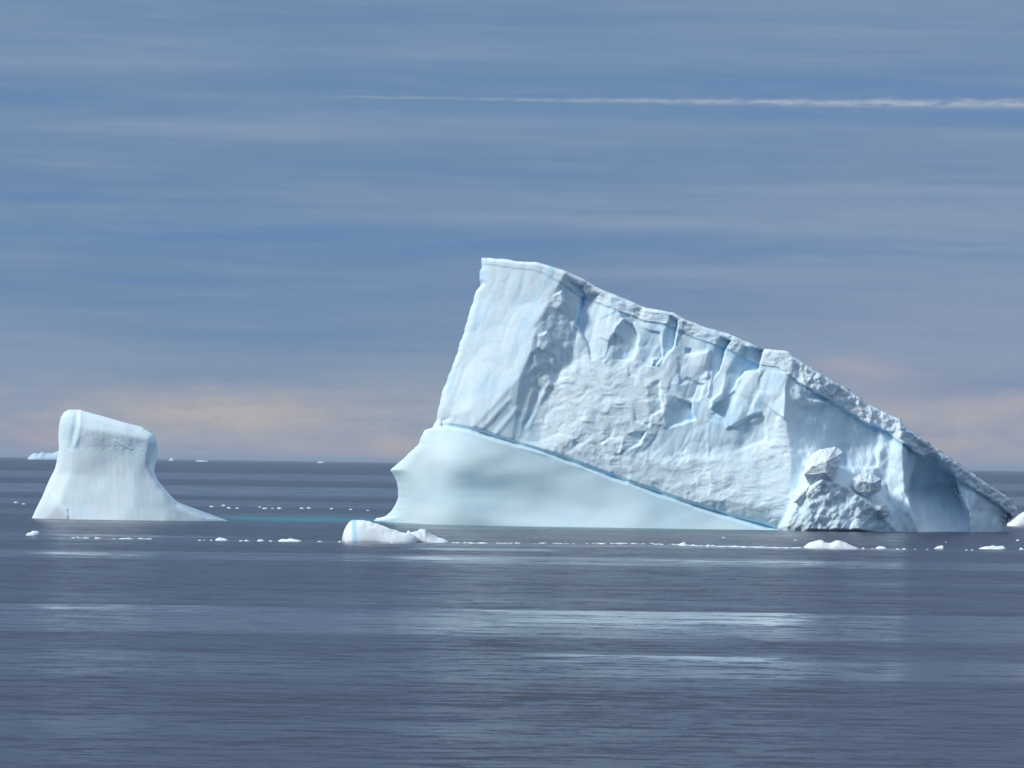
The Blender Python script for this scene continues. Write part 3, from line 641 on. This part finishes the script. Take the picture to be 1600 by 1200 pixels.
# ------------------------------------------------------------------ the smaller sail-shaped berg
def sail_berg():
    left = [(108, 640), (100, 644), (95, 652), (92, 665), (91, 685), (92, 700), (90, 715), (86, 732), (76, 752), (66, 776), (56, 796), (48, 814), (40, 850)]
    right = [(124, 640), (140, 643.5), (160, 650), (190, 659), (222, 667), (233, 671), (240, 678), (243, 686), (244, 693), (241, 703), (237, 714), (235, 724),
             (237, 735), (243, 747), (252, 760), (263, 773), (277, 786), (297, 799), (322, 808), (350, 813), (372, 816), (420, 850)]
    X, Y, xl, xr = berg_grid(left, right, 640, 850, 260, 420)
    pts = [(100, 630, -2), (180, 630, -2), (250, 640, -5), (80, 660, -4), (108, 660, 0), (140, 670, 2), (200, 680, 2.5), (232, 685, 1.9), (255, 690, 0),
           (80, 700, -3), (110, 695, .4), (150, 700, 1.5), (200, 705, 2.0), (228, 710, 2.0), (245, 725, 1.6), (70, 740, -4), (110, 740, .6), (160, 745, 1.6), (210, 745, 2.6), (236, 750, 2),
           (50, 790, -6), (90, 790, 1.4), (150, 790, 3), (210, 790, 4), (260, 795, 3), (320, 815, 0), (400, 830, -14), (30, 850, -10), (150, 850, 6), (250, 850, 6), (430, 850, -18)]
    H = blur(tin(pts, [], X, Y), 34)
    xc = 165.0
    fan = (X-xc)/(1+.004*(Y-640)*1.0)
    H = H+fbm(fan/9, Y/130, 201, 3)*.05+fbm(X/60, Y/50, 203, 2)*.3
    b1 = np.exp(-((Y-688-.12*(X-100))/17)**2)
    H = H+b1*(fbm((X+.8*Y)/16, (Y-.5*X)/5, 207, 3, ridge=True)*.07)+.04*fbm((X-Y)/14, (X+Y)/4, 211, 3)*b1
    gr = dline([(121, 636), (119, 660), (114, 680), (110, 700)], X, Y); gm = sst(-Y, -712, -690)
    H = H-.3*np.exp(-(gr/4.5)**2)*gm
    H = H+.25*np.exp(-(dline([(126, 640), (124, 670), (118, 695)], X, Y)/4)**2)*gm
    lowl = sst(sdf([(78, 765), (92, 783), (105, 795), (107, 830), (30, 850), (40, 800), (60, 775)], X+3*fbm(X/9, Y/9, 217, 3), Y), -2.5, 2.5)
    H = H+lowl*.3
    H = H+.12*np.exp(-(dline([(180, 688), (205, 702)], X, Y)/1.6)**2)+.03*fbm(X/6, Y/26, 215, 3)
    eR = xr[:, None]-X; eL = X-xl[:, None]
    topd = dline([(85, 655), (95, 645), (108, 640), (124, 640), (160, 650), (222, 667), (240, 678), (244, 693), (237, 714), (236, 728), (252, 760), (277, 786), (322, 808), (380, 817)], X, Y)
    q = np.clip(1-topd/11, 0, 1); H = H-1.9*(1-np.sqrt(np.clip(1-q*q, 0, 1)))
    q = np.clip(1-eL/9, 0, 1); H = H-1.6*(1-np.sqrt(np.clip(1-q*q, 0, 1)))
    # blue ice in groove and band; shade along the right edge painted in as blue
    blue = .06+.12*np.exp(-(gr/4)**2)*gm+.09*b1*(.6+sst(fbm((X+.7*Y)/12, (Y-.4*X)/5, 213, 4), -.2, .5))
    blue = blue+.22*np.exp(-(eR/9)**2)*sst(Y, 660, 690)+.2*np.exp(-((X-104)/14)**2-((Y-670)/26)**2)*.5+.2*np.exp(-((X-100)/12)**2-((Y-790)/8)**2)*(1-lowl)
    rough = .3+b1*.25
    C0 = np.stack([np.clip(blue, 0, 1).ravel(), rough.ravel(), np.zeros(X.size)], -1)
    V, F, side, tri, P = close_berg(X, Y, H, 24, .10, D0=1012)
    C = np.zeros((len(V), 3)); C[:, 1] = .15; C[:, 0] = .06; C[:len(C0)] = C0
    org = np.array([(V[:, 0].min()+V[:, 0].max())/2, 1022.0, 0.0])
    root = bpy.data.objects.new('iceberg', None); scn.collection.objects.link(root); root.location = org
    tag(root, 'smooth sail-shaped iceberg with a rounded slanting top and a long low tail', 'iceberg', 'icebergs')
    live = ((X[:-1, 1:]-X[:-1, :-1] > 1e-6) | (X[1:, 1:]-X[1:, :-1] > 1e-6)).ravel()
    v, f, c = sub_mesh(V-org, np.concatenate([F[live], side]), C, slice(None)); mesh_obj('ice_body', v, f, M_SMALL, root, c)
    v, f, c = sub_mesh(V-org, tri, C, slice(None)); mesh_obj('back_wall', v, f, M_SMALL, root, c)
sail_berg()

# ------------------------------------------------------------------ floating lumps: crest outline across, rounded front to back
def lump(name, prof, wl, label, cat, group=None, depth=.5, seed=0, rough=.25, D=None, stripe=None, mat=None, nu=60, nv=18, amp=.2, parent=None, org=None, blue0=0., power=.62, smooth=0):
    """prof: (px, height px above the waterline), wl: waterline y at first and last point"""
    p = np.array(prof, float); x0, x1 = p[0, 0], p[-1, 0]
    xm = (x0+x1)/2; wy = (wl[0]+wl[1])/2
    c = on_sea(np.array([xm]), np.array([wy]))[0] if D is None else at_depth(np.array([xm]), np.array([wy]), np.array([D]))[0]*np.array([1, 1, 0])
    sc = c[1]/FPX
    u = np.linspace(0, 1, nu); px = x0+(x1-x0)*u
    hx = np.interp(px, p[:, 0], p[:, 1])*sc
    for _ in range(smooth): hx[1:-1] = (hx[:-2]+2*hx[1:-1]+hx[2:])/4
    Wd = (x1-x0)*sc; v = np.linspace(-1, 1, nv*2+1)
    U_, V_ = np.meshgrid(u, v, indexing='ij')
    ends = np.sqrt(np.clip(1-(2*U_-1)**4, 0, 1))*.85+.15
    Dp = Wd*depth*.5
    zz = hx[:, None]*np.clip(1-np.abs(V_)**2.4, 0, 1)**power
    a = hx.max()*amp
    ca = max(a*9, Wd*.07)
    nz = chipped(U_*Wd/ca+seed, V_*Dp/ca, seed)*2.2+fbm(U_*Wd/ca/1.4, V_*Dp/ca/1.4, seed+3, 3)
    zz = np.maximum(zz+nz*a*(1-np.abs(V_)**4)*np.minimum(1, hx[:, None]/(hx.max()*.4)), 0)-.02*Wd*np.abs(V_)**3
    yy = V_*Dp*ends+pnoise(U_*2.5, V_*1.3, seed+9)*Dp*.12
    xx = (px-xm)[:, None]*sc*(1-.08*np.abs(V_)**2)+0*V_
    zz[:, 0] = zz[:, -1] = -.03*Wd-.1; zz[0, :] = np.minimum(zz[0, :], 0)-.05; zz[-1, :] = np.minimum(zz[-1, :], 0)-.05
    V = np.stack([xx, yy, zz], -1).reshape(-1, 3)
    # bottom
    nn = nv*2+1; idx = np.arange(nu*nn).reshape(nu, nn)
    F = np.stack([idx[:-1, :-1], idx[1:, :-1], idx[1:, 1:], idx[:-1, 1:]], -1).reshape(-1, 4)
    ring = np.concatenate([idx[:, 0], idx[-1, 1:], idx[-2::-1, -1], idx[0, -2:0:-1]])
    C = np.zeros((len(V)+1, 3)); C[:, 1] = rough; C[:, 0] = blue0
    if stripe:
        sd = np.abs((px-stripe[0])/stripe[1])[:, None]+0*V_
        C[:-1, 0] = np.clip(blue0+np.exp(-sd**4)*.8, 0, 1).ravel()
    V = np.concatenate([V, [[0, 0, -.3-.05*Wd]]]); n = len(V)-1
    FF = [tuple(f) for f in F]+[(ring[(i+1) % len(ring)], ring[i], n) for i in range(len(ring))]
    o = mesh_obj(name, V, FF, mat or M_BIT, parent, C)
    if parent is None: o.location = (c[0], c[1], 0); tag(o, label, cat, group)
    else: o.location = (c[0]-org[0], c[1]-org[1], 0)
    return o

# two-lobed floe in front of the bergs
fc_ = on_sea(np.array([618.0]), np.array([847.0]))[0]
fl = bpy.data.objects.new('ice_floe', None); scn.collection.objects.link(fl); fl.location = (fc_[0], fc_[1], 0)
tag(fl, 'two-lobed white ice floe with a pale blue stripe, floating between the two icebergs', 'ice floe', 'drifting ice floes')
lump('smooth_slab', [(534, 2), (536, 14), (541, 25), (547, 32), (556, 34), (566, 33.5), (580, 31), (597, 26), (612, 20), (625, 16), (640, 14), (650, 10), (655, 3)],
     (847, 847), '', '', depth=.45, seed=4, rough=.12, amp=.02, stripe=(552, 4.2), parent=fl, org=fc_, nu=120, nv=24, smooth=6, power=.62)
lump('crumbly_lobe', [(632, 2), (634, 13), (637, 20), (642, 17), (650, 23), (656, 26), (664, 25), (668, 20), (676, 14), (684, 9), (694, 6), (702, 1)],
     (847.5, 847.5), '', '', depth=.6, seed=6, rough=.9, amp=.26, parent=fl, org=fc_, nu=110, nv=26, power=.6)

grp = 'drifting ice floes'
lump('ice_floe', [(1254, 1), (1264, 6), (1272, 10), (1282, 14), (1288, 12), (1297, 10), (1305, 13), (1311, 12), (1317, 8), (1326, 4), (1334, 2), (1343, .5)], (857, 857),
     'bright white humped ice floe floating in front of the great iceberg\'s rubble mound', 'ice floe', grp, seed=11, rough=.8, amp=.28, depth=.6)
lump('ice_floe', [(40, .5), (44, 4), (52, 7), (60, 7), (62, 3), (63, .5)], (837, 837), 'small white ice floe alone in front of the sail-shaped iceberg', 'ice floe', grp, seed=12, depth=.7, nu=30, nv=10)
lump('ice_floe', [(1529, .5), (1540, 3), (1550, 5), (1558, 4), (1568, 5), (1573, 1)], (858, 858), 'low white ice floe at the right end of the drift line, below the iceberg tip', 'ice floe', grp, seed=13, depth=.7, nu=40, nv=10, rough=.6)
lump('ice_floe', [(434, .5), (440, 3), (452, 3.6), (464, 3), (472, .5)], (846, 846), 'flat elongated white ice floe, nearest on the left of the two-lobed floe', 'ice floe', grp, seed=14, depth=.7, nu=40, nv=10)
lump('ice_floe', [(336, .5), (342, 4), (349, 3), (357, .5)], (844.5, 844.5), 'small pointed ice floe below the end of the sail-shaped iceberg\'s tail', 'ice floe', grp, seed=15, depth=.8, nu=30, nv=10)
lump('ice_floe', [(1060, .5), (1065, 3), (1070, 5.5), (1073, .5)], (851.5, 851.5), 'little yellowish white ice floe at the head of the long brash line', 'ice floe', grp, seed=16, depth=.8, nu=30, nv=10)
lump('ice_floe', [(1367, .5), (1372, 3), (1380, 3.5), (1386, .5)], (857.5, 857.5), 'small low ice floe just right of the bright humped floe', 'ice floe', grp, seed=17, depth=.8, nu=30, nv=10)
lump('ice_floe', [(1459, .5), (1464, 3.5), (1473, 4), (1475, .5)], (857.5, 857.5), 'small squarish ice floe midway between the humped floe and the right end one', 'ice floe', grp, seed=18, depth=.8, nu=30, nv=10)
lump('ice_floe', [(1566, 1), (1578, 6), (1590, 14), (1602, 20), (1616, 16), (1630, 6), (1640, 1)], (822, 822), 'white ice floe cut by the frame behind the great iceberg\'s right tip', 'ice floe', grp, seed=19, depth=.6, rough=.5)
def chips(lst, label, group, seed, dep=.8):
    for k, (x, y, w_, h_) in enumerate(lst):
        lump('ice_chip', [(x-w_/2, .2), (x-w_*(.1+.25*((k*7+seed) % 5)/5), h_*.75), (x+w_*.3*((k*3) % 4)/4, h_*(.5+.35*((k*5+seed) % 3)/2)), (x+w_/2, .2)], (y, y), label, 'ice chip', group, seed=seed+k, depth=dep, nu=16, nv=6)
chips([(312, 845, 5, 2.6), (319, 844.5, 3, 2), (330, 845, 4, 2), (377, 845.5, 7, 2), (386, 845.5, 8, 2.4), (407, 845.5, 12, 3), (423, 846, 6, 2), (500, 846.5, 8, 2), (531, 847, 6, 2)],
      'tiny white ice chip in the sparse row left of the two-lobed floe', 'ice chips left of the two-lobed floe', 40)
chips([(331, 792, 8, 2.4), (349, 790.5, 7, 2), (358, 794.5, 8, 2.6), (371, 794.5, 7, 2.2), (406, 793, 5, 2.6), (414, 795, 9, 2.2), (426, 795, 5, 1.6), (437, 795, 8, 2.2), (472, 795, 8, 2.8), (483, 794.5, 7, 2.8), (518, 795.5, 6, 2), (548, 796.5, 6, 1.6), (575, 798, 5, 1.6)],
      'tiny ice chip on the far water in the gap between the two icebergs', 'ice chips between the icebergs', 60)
chips([(25, 785.5, 8, 2), (37, 788, 6, 2)], 'tiny ice chip on open water left of the sail-shaped iceberg', 'ice chips left of the sail-shaped iceberg', 80)
chips([(1083, 852.5, 8, 3), (1107, 853.5, 6, 3), (1149, 854.5, 6, 2.4), (1210, 856, 5, 3.4), (1230, 856.5, 7, 2)],
      'tiny white ice chip along the thin brash line left of the humped floe', 'ice chips on the brash line', 90)
chips([(1349, 857.5, 6, 2.2), (1363, 858, 4, 1.6), (1403, 858.5, 7, 2), (1413, 858.5, 7, 2.2), (1430, 858.8, 3, 1.4), (1449, 859, 4, 1.4), (1510, 860, 4, 1.6), (1519, 860, 4, 1.6), (1597, 859, 9, 4), (1590, 845, 6, 2.4), (1478, 847.5, 3, 1.6), (1243, 844.5, 6, 1.8)],
      'tiny white ice chip scattered on the water right of the brash line', 'ice chips on the right', 110)
chips([(612, 848.5, 5, 1.4), (709, 848.5, 7, 2), (727, 849, 6, 2.4), (738, 849.5, 5, 1.6), (918, 850, 4, 1.6), (1130, 840.5, 5, 1.6)],
      'tiny ice chip on the water right of the two-lobed floe', 'ice chips right of the two-lobed floe', 130)

# low shelf spit at the great berg's left toe is part of the berg
lump('ice_spit', [(586, .4), (594, 1.8), (606, 3.2), (622, 4), (640, 3), (662, .6)], (811, 811), '', '', depth=1.6, seed=31, rough=.1, amp=.01, parent=berg, org=borg, mat=M_FOOT, nu=40, nv=10)

# brash lines: crushed ice nobody could count
def brash(name, segs, label, seed, n, hpx=.9):
    rr = np.random.RandomState(seed); V = []; F = []
    for k in range(n):
        x0, y0, x1, y1 = segs[rr.randint(len(segs))]
        t = rr.rand(); px = x0+(x1-x0)*t; py = y0+(y1-y0)*t+rr.randn()*.35
        c = on_sea(np.array([px]), np.array([py]))[0]; s = rr.uniform(.10, .42)*(1+.8*(rr.rand() > .93))
        a0 = rr.rand()*6.28; m = rr.randint(5, 8); b = len(V)
        ang = a0+np.arange(m)*6.283/m; ra = s*(.6+.6*rr.rand(m))
        for z, q in ((-.02, 1.0), (s*.25*rr.rand()+.03, .75)):
            for i in range(m): V.append((c[0]+ra[i]*q*math.cos(ang[i])*1.6, c[1]+ra[i]*q*math.sin(ang[i])*2, z*(1+.6*rr.rand()) if z > 0 else z))
        for i in range(m): F.append((b+i, b+(i+1) % m, b+m+(i+1) % m, b+m+i))
        F.append(tuple(range(b+m, b+2*m)))
    V = np.array(V); C = np.zeros((len(V), 3)); C[:, 1] = .3
    o = mesh_obj(name, V, F, M_BIT, None, C, smooth=False); tag(o, label, 'brash ice', kind='stuff')
brash('brash_ice', [(1050, 851.5, 1110, 853.6), (1110, 853.6, 1250, 856.6), (1110, 853.6, 1210, 855.6), (900, 848.8, 1060, 851), (700, 848.5, 900, 849.5)], 'thin line of crushed ice stretching left of the bright humped floe', 3, 190)
brash('brash_ice', [(110, 840.5, 230, 842.5), (150, 841.5, 235, 842.5)], 'faint line of crushed ice in front of the sail-shaped iceberg', 5, 26)

# far bergs on the horizon
gf = 'far icebergs on the horizon'
lump('iceberg', [(42, .5), (47, 5), (54, 9), (60, 8), (66, 12), (72, 9), (78, 10), (90, 12), (100, 13), (112, 8), (118, 1)], (715, 715), 'low ragged far iceberg on the horizon, partly hidden by the sail-shaped one', 'iceberg', gf, seed=21, D=24000, rough=.6, amp=.1, depth=.5, blue0=.5)  # extra blue tint paints in the fading by distance
lump('iceberg', [(264, .5), (266, 3), (269, 5), (271, 3), (273, .5)], (718, 718), 'tiny pointed far iceberg on the horizon just right of the sail-shaped one', 'iceberg', gf, seed=22, D=26000, nu=24, nv=8)
lump('iceberg', [(305, .4), (309, 1.6), (316, 1.8), (324, 1.2), (326, .3)], (718.5, 718.5), 'tiny flat far iceberg on the horizon, second from the sail-shaped one', 'iceberg', gf, seed=23, D=26000, nu=24, nv=8)
lump('iceberg', [(495, .4), (498, 2), (502, 2.4), (506, .4)], (721, 721), 'tiny far iceberg on the horizon nearest to the great iceberg\'s pointed toe', 'iceberg', gf, seed=24, D=26000, nu=24, nv=8)

# ------------------------------------------------------------------ sea air
hm = bpy.data.materials.new('sea_air'); hm.use_nodes = True; g = G(hm.node_tree); g.n.clear()
pv = g.node('ShaderNodeVolumePrincipled'); pv.inputs['Color'].default_value = (.72, .83, 1.0, 1)
pv.inputs['Density'].default_value = 1.6e-5; pv.inputs['Anisotropy'].default_value = .2
ho = g.node('ShaderNodeOutputMaterial'); g.l.new(pv.outputs[0], ho.inputs['Volume'])
a, b = 160000.0, 160000.0
hv = [(x, y, z) for z in (-14.0, 90.0) for y in (-4000.0, b) for x in (-a, a)]
hz = mesh_obj('haze', hv, [(0, 2, 3, 1), (4, 5, 7, 6), (0, 1, 5, 4), (2, 6, 7, 3), (0, 4, 6, 2), (1, 3, 7, 5)], hm, smooth=False)
tag(hz, 'thin pale blue sea air that fades the horizon', 'haze', kind='stuff')
